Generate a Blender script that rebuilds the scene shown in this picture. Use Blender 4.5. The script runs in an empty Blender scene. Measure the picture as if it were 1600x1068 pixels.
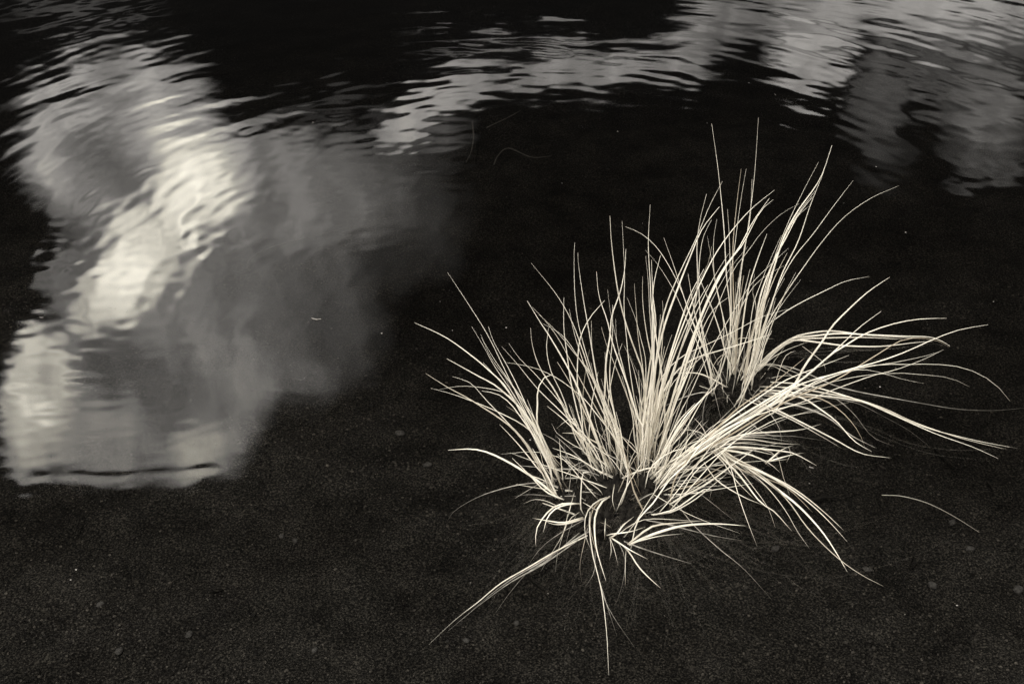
import bpy, math, random
import numpy as np
from mathutils import Vector, noise as mnoise

random.seed(7)
rng = np.random.default_rng(11)
S = bpy.context.scene
COL = S.collection

# ------------------------------------------------------------------ camera
PITCH = math.radians(34.0)
FPX = 2300.0            # focal length in photo pixels (photo 1600 wide)
CH = 1.5
cam_d = bpy.data.cameras.new('camera')
cam_d.sensor_width = 36.0
cam_d.lens = 36.0 * FPX / 1600.0
cam_d.clip_start = 0.05
cam_d.clip_end = 500.0
cam = bpy.data.objects.new('camera', cam_d)
COL.objects.link(cam)
cam.location = (0, 0, CH)
cam.rotation_euler = (math.radians(90) - PITCH, 0, 0)
S.camera = cam
CP, SP = math.cos(PITCH), math.sin(PITCH)

def ray(px, py):
    a = (px - 800.0) / FPX
    b = (534.0 - py) / FPX
    return (a, CP + b * SP, -SP + b * CP)

def on_z(px, py, z=0.0):
    d = ray(px, py)
    t = (z - CH) / d[2]
    return Vector((d[0] * t, d[1] * t, z))

def on_y(px, py, y):
    d = ray(px, py)
    t = y / d[1]
    return Vector((d[0] * t, y, CH + d[2] * t))

# ------------------------------------------------------------------ look
S.view_settings.view_transform = 'Standard'
S.view_settings.look = 'None'
S.view_settings.gamma = 1.0
S.view_settings.exposure = 0.0
S.view_settings.use_curve_mapping = False
S.cycles.max_bounces = 10
S.cycles.transparent_max_bounces = 16

# ------------------------------------------------------------------ sun
SUN_EL, SUN_AZ = math.radians(58), math.radians(215)     # azimuth from +Y clockwise: behind the camera, left
sun_d = bpy.data.lights.new('sun', 'SUN')
sun_d.energy = 2.7
sun_d.angle = math.radians(6)
sun_d.color = (1.0, 0.97, 0.915)
sun = bpy.data.objects.new('sun', sun_d)
COL.objects.link(sun)
sdir = Vector((math.sin(SUN_AZ) * math.cos(SUN_EL), math.cos(SUN_AZ) * math.cos(SUN_EL), math.sin(SUN_EL)))
sun.rotation_euler = sdir.to_track_quat('Z', 'Y').to_euler()

# ------------------------------------------------------------------ sky with clouds
W = bpy.data.worlds.new('World')
S.world = W
W.use_nodes = True
nt = W.node_tree
nt.nodes.clear()
N, L = nt.nodes, nt.links

def math_node(op, a, b=None, c=None, clamp=False):
    n = N.new('ShaderNodeMath'); n.operation = op; n.use_clamp = clamp
    for i, v in enumerate((a, b, c)):
        if v is None: continue
        if isinstance(v, (int, float)): n.inputs[i].default_value = v
        else: L.new(v, n.inputs[i])
    return n.outputs[0]

tc = N.new('ShaderNodeTexCoord')
sep = N.new('ShaderNodeSeparateXYZ')
L.new(tc.outputs['Generated'], sep.inputs[0])
ys = math_node('MAXIMUM', sep.outputs[1], 0.05)
u0 = math_node('DIVIDE', sep.outputs[0], ys)
v0 = math_node('DIVIDE', sep.outputs[2], ys)
base = N.new('ShaderNodeCombineXYZ')
L.new(u0, base.inputs[0]); L.new(v0, base.inputs[1])
# wispy warping of the cloud outlines
wn = N.new('ShaderNodeTexNoise'); wn.inputs['Scale'].default_value = 13; wn.inputs['Detail'].default_value = 6
L.new(base.outputs[0], wn.inputs['Vector'])
sb = N.new('ShaderNodeVectorMath'); sb.operation = 'SUBTRACT'
L.new(wn.outputs['Color'], sb.inputs[0]); sb.inputs[1].default_value = (.5, .5, .5)
sc_ = N.new('ShaderNodeVectorMath'); sc_.operation = 'SCALE'; sc_.inputs['Scale'].default_value = 0.055
L.new(sb.outputs[0], sc_.inputs[0])
ad = N.new('ShaderNodeVectorMath'); ad.operation = 'ADD'
L.new(base.outputs[0], ad.inputs[0]); L.new(sc_.outputs[0], ad.inputs[1])
wn2 = N.new('ShaderNodeTexNoise'); wn2.inputs['Scale'].default_value = 55; wn2.inputs['Detail'].default_value = 5
L.new(base.outputs[0], wn2.inputs['Vector'])
sb2 = N.new('ShaderNodeVectorMath'); sb2.operation = 'SUBTRACT'
L.new(wn2.outputs['Color'], sb2.inputs[0]); sb2.inputs[1].default_value = (.5, .5, .5)
sc2 = N.new('ShaderNodeVectorMath'); sc2.operation = 'SCALE'; sc2.inputs['Scale'].default_value = 0.02
L.new(sb2.outputs[0], sc2.inputs[0])
ad2 = N.new('ShaderNodeVectorMath'); ad2.operation = 'ADD'
L.new(ad.outputs[0], ad2.inputs[0]); L.new(sc2.outputs[0], ad2.inputs[1])
sp2 = N.new('ShaderNodeSeparateXYZ'); L.new(ad2.outputs[0], sp2.inputs[0])
h = N.new('ShaderNodeCombineXYZ')
L.new(sp2.outputs[0], h.inputs[0]); L.new(sp2.outputs[1], h.inputs[1]); h.inputs[2].default_value = 1.0
UVW = h.outputs[0]

def uv(px, py):
    d = ray(px, py)
    return np.array([d[0] / d[1], -d[2] / d[1]])

# cloud banks, each an ellipse of the sky (centre, half sizes, tilt, softness, strength);
# written where its mirror image lies and turned into sky coordinates by uv().
# SHAPE gives the outlines, GLOW how thick and white the cloud is inside them.
SHAPE = [
    (200, 240, 168, 150, -22, .35, 1), (390, 302, 195, 108, -14, .40, 1), (585, 312, 135, 84, -8, .8, .75),
    (640, 370, 70, 75, 0, .9, .35), (275, 430, 190, 115, 0, .4, 1), (235, 590, 205, 140, 0, .30, 1),
    (480, 490, 110, 135, -20, .85, .85), (120, 430, 50, 60, 0, .5, .9), (66, 615, 62, 110, 8, .25, 1), (45, 700, 48, 62, 0, .3, 1),
    (125, 690, 115, 68, 0, .14, 1), (245, 686, 105, 66, 0, .2, 1), (350, 670, 55, 60, 0, .8, 1), (160, 125, 110, 40, 12, .4, .9),
    (640, 182, 72, 24, 27, .45, 1), (735, 142, 75, 23, 18, .45, 1), (840, 112, 85, 22, 10, .5, 1),
    (950, 98, 85, 25, 3, .5, 1), (1050, 95, 70, 22, -2, .5, .85), (680, 245, 60, 40, 15, .9, .4),
    (900, 62, 230, 7, 2, .6, .7), (520, 172, 90, 18, 8, .9, .10), (110, 2, 130, 14, 4, .8, .4),
    (1180, 22, 110, 40, 0, .5, .9), (1350, 5, 200, 52, -4, .45, 1), (1530, 32, 190, 58, -8, .45, 1),
    (1120, 66, 80, 20, 0, .7, .6), (1262, 104, 56, 46, 0, .5, 1), (1372, 155, 42, 75, 0, .7, .6),
    (1470, 125, 125, 34, -10, .7, .55), (1545, 185, 75, 75, 0, .95, .8), (1380, 285, 45, 75, 0, .9, .3),
    (1560, 266, 85, 12, 0, .8, .7),
]
GLOW = [
    (250, 430, 370, 400, 0, .95, .078), (340, 380, 480, 360, 0, .95, .036), (170, 330, 190, 290, 0, .9, .06), (230, 630, 230, 150, 0, .7, .085),
    (430, 275, 170, 105, -14, .95, .075), (360, 440, 130, 130, 0, .9, .04), (390, 560, 90, 120, 0, .9, .035),
    # bright seams of the left bank
    (300, 300, 54, 82, 18, .75, .52), (225, 395, 60, 75, 38, .7, .43), (350, 275, 60, 60, 0, .9, .16),
    (165, 478, 66, 46, 15, .6, .38), (215, 445, 60, 50, 30, .9, .24), (255, 352, 52, 52, 30, .9, .30), (62, 590, 48, 72, 12, .5, .66), (40, 690, 55, 90, 0, .7, .34),
    (140, 690, 120, 60, 0, .7, .20), (320, 706, 62, 40, 0, .95, .30), (330, 200, 110, 30, 5, .8, .10), (200, 130, 130, 55, 12, .8, .07),
    (80, 215, 32, 120, -12, .7, .13), (260, 190, 120, 40, 10, .9, .05), (100, 320, 34, 80, -8, .8, .10),
    (390, 640, 40, 70, 20, .8, .12), (470, 590, 60, 30, 20, .8, .05),
    (165, 245, 50, 60, 0, .9, -.035), (175, 565, 58, 48, 0, .8, -.11), (420, 480, 70, 60, 0, .9, -.03),
    (120, 440, 40, 34, 0, .9, -.03),
    # the arched band, the bright upper right and its loose patches
    (820, 120, 330, 95, 10, .5, .15), (650, 170, 90, 40, 25, .8, .09), (1010, 105, 110, 36, 0, .8, .04),
    (1340, 10, 330, 85, -4, .95, .085), (1500, 5, 230, 45, 0, .95, .11), (1262, 105, 70, 62, 0, .95, .19),
    (1380, 170, 60, 110, 0, .8, .05), (1490, 140, 150, 60, 0, .8, .045), (1545, 195, 85, 100, 0, .8, .08),
]
def bank(TABLE):
    acc = None
    for (px, py, ra, rb, rot, soft, br) in TABLE:
        c = uv(px, py)
        J = np.column_stack([uv(px + 1, py) - c, uv(px, py + 1) - c])
        t = math.radians(rot)                       # tilt, counter-clockwise as seen
        R = np.array([[math.cos(t), -math.sin(t)], [math.sin(t), math.cos(t)]])
        A = np.diag([1 / ra, 1 / rb]) @ R @ np.linalg.inv(J)
        b_ = -A @ c
        q = []
        for k in range(2):
            d = N.new('ShaderNodeVectorMath'); d.operation = 'DOT_PRODUCT'
            L.new(UVW, d.inputs[0]); d.inputs[1].default_value = (A[k, 0], A[k, 1], b_[k])
            q.append(d.outputs['Value'])
        r2 = math_node('MULTIPLY_ADD', q[0], q[0], math_node('MULTIPLY', q[1], q[1]))
        mr = N.new('ShaderNodeMapRange'); mr.interpolation_type = 'SMOOTHSTEP'
        mr.inputs['From Min'].default_value = 1 + soft; mr.inputs['From Max'].default_value = 1 - soft
        mr.inputs['To Min'].default_value = 0; mr.inputs['To Max'].default_value = br
        L.new(r2, mr.inputs['Value'])
        acc = mr.outputs[0] if acc is None else math_node('MAXIMUM' if TABLE is SHAPE else 'ADD', acc, mr.outputs[0])
    return math_node('MAXIMUM', acc, 0.0)
acc = math_node('MULTIPLY', bank(SHAPE), bank(GLOW))
# billowy detail inside the clouds
dmap = N.new('ShaderNodeMapping'); dmap.vector_type = 'POINT'
dmap.inputs['Rotation'].default_value = (0, 0, math.radians(40)); dmap.inputs['Scale'].default_value = (34, 9, 1)
L.new(ad.outputs[0], dmap.inputs['Vector'])
dn = N.new('ShaderNodeTexNoise'); dn.inputs['Scale'].default_value = 1; dn.inputs['Detail'].default_value = 8
dn.inputs['Roughness'].default_value = .6
L.new(dmap.outputs[0], dn.inputs['Vector'])
dmr = N.new('ShaderNodeMapRange'); dmr.inputs['From Min'].default_value = .3; dmr.inputs['From Max'].default_value = .7
dmr.inputs['To Min'].default_value = .55; dmr.inputs['To Max'].default_value = 1.4
L.new(dn.outputs['Fac'], dmr.inputs['Value'])
front = math_node('MULTIPLY', acc, dmr.outputs[0])

# the rest of the sky: broken cloud of the same kind
gn = N.new('ShaderNodeTexNoise'); gn.inputs['Scale'].default_value = 2.2; gn.inputs['Detail'].default_value = 7
L.new(tc.outputs['Generated'], gn.inputs['Vector'])
gmr = N.new('ShaderNodeMapRange'); gmr.interpolation_type = 'SMOOTHSTEP'
gmr.inputs['From Min'].default_value = .46; gmr.inputs['From Max'].default_value = .68
gmr.inputs['To Max'].default_value = .42
L.new(gn.outputs['Fac'], gmr.inputs['Value'])
def sstep(val, a, b):
    m = N.new('ShaderNodeMapRange'); m.interpolation_type = 'SMOOTHSTEP'
    m.inputs['From Min'].default_value = a; m.inputs['From Max'].default_value = b
    L.new(val, m.inputs['Value']); return m.outputs[0]
au = math_node('ABSOLUTE', u0)
win = math_node('MULTIPLY', sstep(au, .62, .48), math_node('MULTIPLY', sstep(v0, 1.35, 1.15), sstep(v0, .27, .35)))
win = math_node('MULTIPLY', win, sstep(sep.outputs[1], .1, .3))
rest = math_node('MULTIPLY', gmr.outputs[0], math_node('SUBTRACT', 1.0, win))
fr = math_node('MULTIPLY', front, sstep(sep.outputs[1], .1, .3))
cloud = math_node('ADD', fr, rest)

sky = N.new('ShaderNodeTexSky'); sky.sky_type = 'NISHITA'; sky.sun_disc = False
sky.sun_elevation = SUN_EL; sky.sun_rotation = SUN_AZ
bw = N.new('ShaderNodeRGBToBW'); L.new(sky.outputs[0], bw.inputs[0])
SKY_K, CLOUD_K = 0.14, 118.0        # infrared picture: clear sky nearly black, cloud white
skyv = math_node('MULTIPLY', bw.outputs[0], SKY_K)
tot = math_node('MULTIPLY_ADD', cloud, CLOUD_K, skyv)
tint = N.new('ShaderNodeMix'); tint.data_type = 'RGBA'       # thin cloud greyer, thick cloud creamier
tint.inputs[6].default_value = (1.0, .955, .90, 1); tint.inputs[7].default_value = (1.0, .945, .81, 1)
L.new(sstep(cloud, .2, .6), tint.inputs[0])
vm = N.new('ShaderNodeVectorMath'); vm.operation = 'SCALE'
L.new(tint.outputs[2], vm.inputs[0])
L.new(tot, vm.inputs['Scale'])
bg = N.new('ShaderNodeBackground'); bg.inputs['Strength'].default_value = 0.1
L.new(vm.outputs[0], bg.inputs['Color'])
wo = N.new('ShaderNodeOutputWorld'); L.new(bg.outputs[0], wo.inputs['Surface'])
W.cycles.sampling_method = 'MANUAL'
W.cycles.sample_map_resolution = 512

# ------------------------------------------------------------------ materials
def new_mat(name):
    m = bpy.data.materials.new(name); m.use_nodes = True
    m.node_tree.nodes.clear()
    return m, m.node_tree.nodes, m.node_tree.links

def noisy(name, c1, c2, scale, rough=.7, bump=.0, bscale=200, island=False, detail=6, lo=.35, hi=.65, spec=.3, transl=0.0, tone=False, fine=0):
    m, n, l = new_mat(name)
    out = n.new('ShaderNodeOutputMaterial'); p = n.new('ShaderNodeBsdfPrincipled')
    p.inputs['Roughness'].default_value = rough
    p.inputs['Specular IOR Level'].default_value = spec
    geo = n.new('ShaderNodeNewGeometry')
    tx = n.new('ShaderNodeTexNoise'); tx.inputs['Scale'].default_value = scale; tx.inputs['Detail'].default_value = detail
    l.new(geo.outputs['Position'], tx.inputs['Vector'])
    rp = n.new('ShaderNodeValToRGB')
    rp.color_ramp.elements[0].position = lo; rp.color_ramp.elements[0].color = (*c1, 1)
    rp.color_ramp.elements[1].position = hi; rp.color_ramp.elements[1].color = (*c2, 1)
    l.new(tx.outputs['Fac'], rp.inputs['Fac'])
    col = rp.outputs['Color']
    if island:
        r2 = n.new('ShaderNodeValToRGB')
        e = r2.color_ramp.elements
        e[0].color = (.25, .25, .25, 1); e[1].color = (3.8, 3.7, 3.5, 1)
        e.new(.45).color = (.8, .8, .8, 1); e.new(.8).color = (1.7, 1.68, 1.62, 1); e.new(.96).color = (3.0, 2.93, 2.8, 1)
        l.new(geo.outputs['Random Per Island'], r2.inputs['Fac'])
        mx = n.new('ShaderNodeMix'); mx.data_type = 'RGBA'; mx.blend_type = 'MULTIPLY'; mx.inputs[0].default_value = 1
        l.new(col, mx.inputs[6]); l.new(r2.outputs['Color'], mx.inputs[7]); col = mx.outputs[2]
    if tone:                                        # every blade its own tone
        oi = n.new('ShaderNodeObjectInfo')
        rt = n.new('ShaderNodeValToRGB'); e = rt.color_ramp.elements
        e[0].color = (.45, .39, .31, 1); e[1].color = (1.08, 1.07, 1.03, 1)
        e.new(.07).color = (.70, .67, .61, 1); e.new(.25).color = (.97, .955, .915, 1)
        l.new(oi.outputs['Random'], rt.inputs['Fac'])
        mx = n.new('ShaderNodeMix'); mx.data_type = 'RGBA'; mx.blend_type = 'MULTIPLY'; mx.inputs[0].default_value = 1
        l.new(col, mx.inputs[6]); l.new(rt.outputs['Color'], mx.inputs[7]); col = mx.outputs[2]
    if fine:                                        # grain by grain colour on top of the broad mottling
        t3 = n.new('ShaderNodeTexNoise'); t3.inputs['Scale'].default_value = fine; t3.inputs['Detail'].default_value = 3
        l.new(geo.outputs['Position'], t3.inputs['Vector'])
        r3 = n.new('ShaderNodeValToRGB'); e = r3.color_ramp.elements
        e[0].position = .36; e[0].color = (.2, .2, .2, 1); e[1].position = .68; e[1].color = (3.6, 3.5, 3.3, 1)
        e.new(.52).color = (.9, .9, .9, 1)
        l.new(t3.outputs['Fac'], r3.inputs['Fac'])
        mx = n.new('ShaderNodeMix'); mx.data_type = 'RGBA'; mx.blend_type = 'MULTIPLY'; mx.inputs[0].default_value = 1
        l.new(col, mx.inputs[6]); l.new(r3.outputs['Color'], mx.inputs[7]); col = mx.outputs[2]
    l.new(col, p.inputs['Base Color'])
    if bump:
        t2 = n.new('ShaderNodeTexNoise'); t2.inputs['Scale'].default_value = bscale; t2.inputs['Detail'].default_value = 5
        l.new(geo.outputs['Position'], t2.inputs['Vector'])
        b = n.new('ShaderNodeBump'); b.inputs['Strength'].default_value = bump; b.inputs['Distance'].default_value = .002
        l.new(t2.outputs['Fac'], b.inputs['Height']); l.new(b.outputs[0], p.inputs['Normal'])
    sh = p.outputs[0]
    if transl:
        tr = n.new('ShaderNodeBsdfTranslucent'); l.new(col, tr.inputs['Color'])
        ms = n.new('ShaderNodeMixShader'); ms.inputs[0].default_value = transl
        l.new(p.outputs[0], ms.inputs[1]); l.new(tr.outputs[0], ms.inputs[2]); sh = ms.outputs[0]
    l.new(sh, out.inputs['Surface'])
    return m

M_GRASS = noisy('dry_grass', (.70, .665, .59), (.87, .835, .76), 45, rough=.55, lo=.3, hi=.55, transl=.15, tone=True)
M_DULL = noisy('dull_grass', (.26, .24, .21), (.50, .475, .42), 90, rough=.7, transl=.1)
M_OLD = noisy('old_sheath', (.05, .043, .034), (.22, .195, .155), 160, rough=.8)
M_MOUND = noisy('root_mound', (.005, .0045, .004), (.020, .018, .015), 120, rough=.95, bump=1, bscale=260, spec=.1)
M_FIBRE = noisy('root_fibre', (.008, .007, .006), (.09, .08, .068), 90, rough=.9, spec=.1)
M_BED = noisy('dark_silt', (.0088, .0084, .0074), (.0265, .0253, .0225), 14, rough=.95, bump=1, bscale=420, lo=.3, hi=.7, detail=9, spec=.1, fine=330)
M_GRAVEL = noisy('gravel', (.017, .0159, .0139), (.041, .0385, .0345), 300, rough=.8, island=True, spec=.2)
M_DARK = noisy('sodden_wood', (.006, .006, .005), (.02, .018, .015), 150, rough=.9, spec=.1)
M_TWIG = noisy('drowned_twig', (.024, .022, .019), (.05, .047, .041), 150, rough=.9, spec=.1)
M_PALE = noisy('pale_chip', (.16, .15, .14), (.4, .38, .35), 300, rough=.8)

mw, n, l = new_mat('still_water')
out = n.new('ShaderNodeOutputMaterial')
fr_ = n.new('ShaderNodeFresnel'); fr_.inputs['IOR'].default_value = 1.33
tr = n.new('ShaderNodeBsdfTransparent'); gl = n.new('ShaderNodeBsdfGlossy'); gl.inputs['Roughness'].default_value = 0.028
gl.inputs['Color'].default_value = (1, 1, 1, 1)
ms = n.new('ShaderNodeMixShader')
l.new(fr_.outputs[0], ms.inputs[0]); l.new(tr.outputs[0], ms.inputs[1]); l.new(gl.outputs[0], ms.inputs[2])
va = n.new('ShaderNodeVolumeAbsorption'); va.inputs['Color'].default_value = (.13, .095, .055, 1); va.inputs['Density'].default_value = 14.5
l.new(ms.outputs[0], out.inputs['Surface']); l.new(va.outputs[0], out.inputs['Volume'])
M_WATER = mw

# ------------------------------------------------------------------ mesh helpers
def link_mesh(name, verts, faces, mat, parent=None, smooth=True):
    me = bpy.data.meshes.new(name)
    me.from_pydata([tuple(v) for v in verts], [], faces)
    me.materials.append(mat)
    if smooth: me.polygons.foreach_set('use_smooth', [True] * len(me.polygons))
    o = bpy.data.objects.new(name, me); COL.objects.link(o)
    if parent: o.parent = parent
    return o

def fast_mesh(name, V, F, mat, smooth=True):
    """V (n,3) array, F (m,k) array of k-gons"""
    me = bpy.data.meshes.new(name)
    k = F.shape[1]
    me.vertices.add(len(V)); me.vertices.foreach_set('co', V.astype(np.float32).ravel())
    me.loops.add(F.size); me.loops.foreach_set('vertex_index', F.astype(np.int32).ravel())
    me.polygons.add(len(F)); me.polygons.foreach_set('loop_start', np.arange(0, F.size, k, dtype=np.int32))
    me.polygons.foreach_set('use_smooth', np.full(len(F), smooth))
    me.materials.append(mat); me.update(); me.validate()
    o = bpy.data.objects.new(name, me); COL.objects.link(o)
    return o

def catmull(P, n):
    P = [Vector(p) for p in P]
    if len(P) == 2: P = [P[0], (P[0] + P[1]) / 2, P[1]]
    Q = [P[0] * 2 - P[1]] + P + [P[-1] * 2 - P[-2]]
    dense = []
    for i in range(1, len(Q) - 2):
        a, b, c, d = Q[i - 1:i + 3]
        for k in range(12):
            t = k / 12
            dense.append(.5 * ((2 * b) + (c - a) * t + (2 * a - 5 * b + 4 * c - d) * t * t + (-a + 3 * b - 3 * c + d) * t ** 3))
    dense.append(P[-1])
    cum = [0]
    for i in range(1, len(dense)): cum.append(cum[-1] + (dense[i] - dense[i - 1]).length)
    res, j = [], 0
    for k in range(n):
        s = cum[-1] * k / (n - 1)
        while j < len(cum) - 2 and cum[j + 1] < s: j += 1
        f = (s - cum[j]) / max(1e-9, cum[j + 1] - cum[j])
        res.append(dense[j].lerp(dense[j + 1], min(1, f)))
    return res, cum[-1]

def ribbon(C, width, thick, twist, sides=5, tipw=.12, basew=.8):
    """a tapering, keeled blade swept along the points C"""
    V, F = [], []
    n_ = len(C)
    up0 = Vector((0, 0, 1))
    prev = None
    for i, p in enumerate(C):
        t = (C[min(i + 1, n_ - 1)] - C[max(i - 1, 0)]).normalized()
        if prev is None:
            a = t.cross(Vector((math.cos(twist), math.sin(twist), .15))).normalized()
        else:
            a = (prev - t * prev.dot(t)).normalized()
        prev = a
        b = t.cross(a)
        s = i / (n_ - 1)
        w = width * (basew + (1 - basew) * min(1, s * 5)) * (tipw + (1 - tipw) * (1 - s ** 2.2))
        th = thick * (tipw + (1 - tipw) * (1 - s ** 1.5))
        for k in range(sides):
            g = 2 * math.pi * k / sides
            V.append(p + a * (math.cos(g) * w * .5) + b * (math.sin(g) * th * .5))
    for i in range(n_ - 1):
        for k in range(sides):
            k2 = (k + 1) % sides
            F.append((i * sides + k, i * sides + k2, (i + 1) * sides + k2, (i + 1) * sides + k))
    F.append(tuple(range(sides))[::-1])
    F.append(tuple((n_ - 1) * sides + k for k in range(sides)))
    return V, F

def empty(name, loc, label, cat, group=None):
    o = bpy.data.objects.new(name, None); COL.objects.link(o)
    o.location = loc; o.empty_display_size = .05
    o['label'] = label; o['category'] = cat
    if group: o['group'] = group
    return o

def tag(o, label, cat, group=None):
    o['label'] = label; o['category'] = cat
    if group: o['group'] = group
    return o

# ------------------------------------------------------------------ lake bed
def nonuni(lo, hi, inner_lo, inner_hi, step, growth=1.25):
    a = list(np.arange(inner_lo, inner_hi + step / 2, step))
    s = step; x = a[-1]
    while x < hi: s *= growth; x += s; a.append(min(x, hi))
    s = step; x = a[0]
    while x > lo: s *= growth; x -= s; a.insert(0, max(x, lo))
    return np.array(a)

def vnoise(X, Y, scale, seed, octaves=4, rough=.5):
    """smooth random field from sums of plane waves"""
    r = np.random.default_rng(seed)
    Z = np.zeros_like(X); amp = 1.0; k = 2 * np.pi * scale
    for o in range(octaves):
        for _ in range(6):
            th = r.uniform(0, 2 * np.pi); kk = k * r.uniform(.7, 1.4)
            Z += amp * np.sin(kk * (X * math.cos(th) + Y * math.sin(th)) + r.uniform(0, 6.28)) / 3.5
        amp *= rough; k *= 2
    return Z

def bed_z(X, Y):
    X = np.asarray(X, float); Y = np.asarray(Y, float)
    depth = .018 + .021 * np.clip(Y - 1.45, 0, 3) + .006 * vnoise(X, Y, 1.1, 5, 3) + .0028 * vnoise(X, Y, 6, 8, 4, .6)
    return -np.clip(depth, .006, 2)

xs = nonuni(-70, 70, -1.6, 1.6, .009, 1.3); ysg = nonuni(-20, 110, 1.2, 3.6, .009, 1.3)
X, Y = np.meshgrid(xs, ysg)
Zb = bed_z(X, Y)
V = np.column_stack([X.ravel(), Y.ravel(), Zb.ravel()])
def gridF(nx, ny):
    I = np.arange(nx * ny).reshape(ny, nx)
    return np.column_stack([I[:-1, :-1].ravel(), I[:-1, 1:].ravel(), I[1:, 1:].ravel(), I[1:, :-1].ravel()])
bed = fast_mesh('lake_bed', V, gridF(len(xs), len(ysg)), M_BED)
bed['kind'] = 'structure'

# ------------------------------------------------------------------ water
C0 = on_z(1000, 700)
xs = nonuni(-80, 80, -1.75, 1.75, .0055, 1.25); ysg = nonuni(-25, 120, 1.3, 5.2, .0055, 1.25)
X, Y = np.meshgrid(xs, ysg)
r = np.random.default_rng(3)
RC = (0.05, 2.4)                                    # the rings spread from a spot just left of the tussocks
Rr = np.hypot(X - RC[0], Y - RC[1]); Th = np.arctan2(Y - RC[1], X - RC[0])
wx = .05 * vnoise(X, Y, .8, 21, 2); wy = .05 * vnoise(X, Y, .7, 22, 2)
Xw, Yw = X + wx, Y + wy
ring = np.zeros_like(X); ringf = np.zeros_like(X); wind = np.zeros_like(X); fine = np.zeros_like(X)
for _ in range(26):
    lam = r.uniform(.06, .14); m_ = int(r.normal(0, 14))
    ring += lam * np.sin(2 * np.pi / lam * (Rr + .3 * wx) + m_ * Th + r.uniform(0, 6.28))
for _ in range(24):
    lam = r.uniform(.028, .055); m_ = int(r.normal(0, 30))
    ringf += lam * np.sin(2 * np.pi / lam * (Rr + .3 * wy) + m_ * Th + r.uniform(0, 6.28))
for _ in range(26):
    lam = r.uniform(.05, .17); th = math.radians(90 + r.normal(0, 17))
    wind += lam * np.sin(2 * np.pi / lam * (Xw * math.cos(th) + Yw * math.sin(th)) + r.uniform(0, 6.28))
for _ in range(14):
    lam = r.uniform(.025, .05); th = math.radians(90 + r.normal(0, 14))
    fine += lam * np.sin(2 * np.pi / lam * (Xw * math.cos(th) + Yw * math.sin(th)) + r.uniform(0, 6.28))
def ss(a, b, x):
    t = np.clip((x - a) / (b - a), 0, 1); return t * t * (3 - 2 * t)
patch = .75 + .35 * vnoise(X, Y, .6, 33, 2)
amp_w = (.10 + .60 * ss(2.6, 3.6, Y + .25 * X)) * patch
amp_r = ss(.12, .6, Rr) * (.24 + .76 * ss(1.9, 2.6, Y)) * (1 + .5 * ss(-.3, -.8, X) * ss(2.3, 2.8, Y)) * np.clip(patch, .3, 2)
far = 1 - ss(6, 25, np.hypot(X, Y))
# one long low swell crossing the near end of the reflected cloud
pL, pR = on_z(55, 745), on_z(335, 735)
yc = pL.y + (X - pL.x) / (pR.x - pL.x) * (pR.y - pL.y) + .004 * np.sin(X * 24 + 1) + .0025 * np.sin(X * 61)
ridge = -9.5e-5 * np.exp(-((Y - yc) / .010) ** 2) * (.75 + .3 * np.sin(X * 33)) * ss(pL.x - .03, pL.x + .01, X) * (1 - ss(pR.x - .02, pR.x + .03, X))
lefty = ss(-.35, -.8, X) * ss(1.7, 1.9, Y) * (1 - ss(2.5, 2.8, Y))
# a train of long-crested wavelets slanting through the middle of the reflected cloud
train = np.zeros_like(X)
for _ in range(9):
    lam = r.uniform(.028, .065); th = math.atan2(-1.34, 2.8) + r.normal(0, .10)
    train += lam * np.sin(2 * np.pi / lam * (Xw * math.cos(th) + Yw * math.sin(th)) + r.uniform(0, 6.28))
train *= np.exp(-((X + .52) / .28) ** 2 - ((Y - 2.55) / .33) ** 2)
Zw = (train * .00032 + fine * lefty * .00016 + wind * amp_w * .00022 + ridge + ring * amp_r * (.00010 + .00006 * ss(2.7, 3.3, Y)) + ringf * amp_r * (.00014 + .00012 * ss(.1, .9, X) * ss(2.9, 3.5, Y)) + fine * (.15 + .5 * ss(2.5, 3.5, Y)) * .00012) * far
ny, nx = X.shape
top = np.column_stack([X.ravel(), Y.ravel(), Zw.ravel()])
F = gridF(nx, ny)
I = np.arange(nx * ny).reshape(ny, nx)
loop = np.concatenate([I[0, :], I[1:, -1], I[-1, -2::-1], I[-2:0:-1, 0]])
low = top[loop].copy(); low[:, 2] = -3.0
nb = len(loop); a = np.arange(nb)
side = np.column_stack([loop, nx * ny + a, nx * ny + (a + 1) % nb, loop[(a + 1) % nb]])
c4 = [0, nx - 1, nx - 1 + ny - 1, 2 * (nx - 1) + ny - 1]
bottom_corner = np.array([[nx * ny + c for c in c4[::-1]]])
# bottom: a strip fan joined to its own centre vertex (quads with two loop edges each)
ctr = np.array([[0, 40, -3.0]])
tri = []
for i in range(0, nb - nb % 2, 2):
    tri.append((nx * ny + (i + 2) % nb, nx * ny + i + 1, nx * ny + i, nx * ny + nb))
F = np.vstack([F, side, np.array(tri)])
water = fast_mesh('water', np.vstack([top, low, ctr]), F, M_WATER)
water['kind'] = 'structure'

# ------------------------------------------------------------------ gravel on the bed
ph = (1 + 5 ** .5) / 2
ICO_V = np.array([(-1, ph, 0), (1, ph, 0), (-1, -ph, 0), (1, -ph, 0), (0, -1, ph), (0, 1, ph), (0, -1, -ph), (0, 1, -ph),
                  (ph, 0, -1), (ph, 0, 1), (-ph, 0, -1), (-ph, 0, 1)]) / math.hypot(1, ph)
ICO_F = np.array([(0, 11, 5), (0, 5, 1), (0, 1, 7), (0, 7, 10), (0, 10, 11), (1, 5, 9), (5, 11, 4), (11, 10, 2), (10, 7, 6),
                  (7, 1, 8), (3, 9, 4), (3, 4, 2), (3, 2, 6), (3, 6, 8), (3, 8, 9), (4, 9, 5), (2, 4, 11), (6, 2, 10), (8, 6, 7), (9, 8, 1)])

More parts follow.
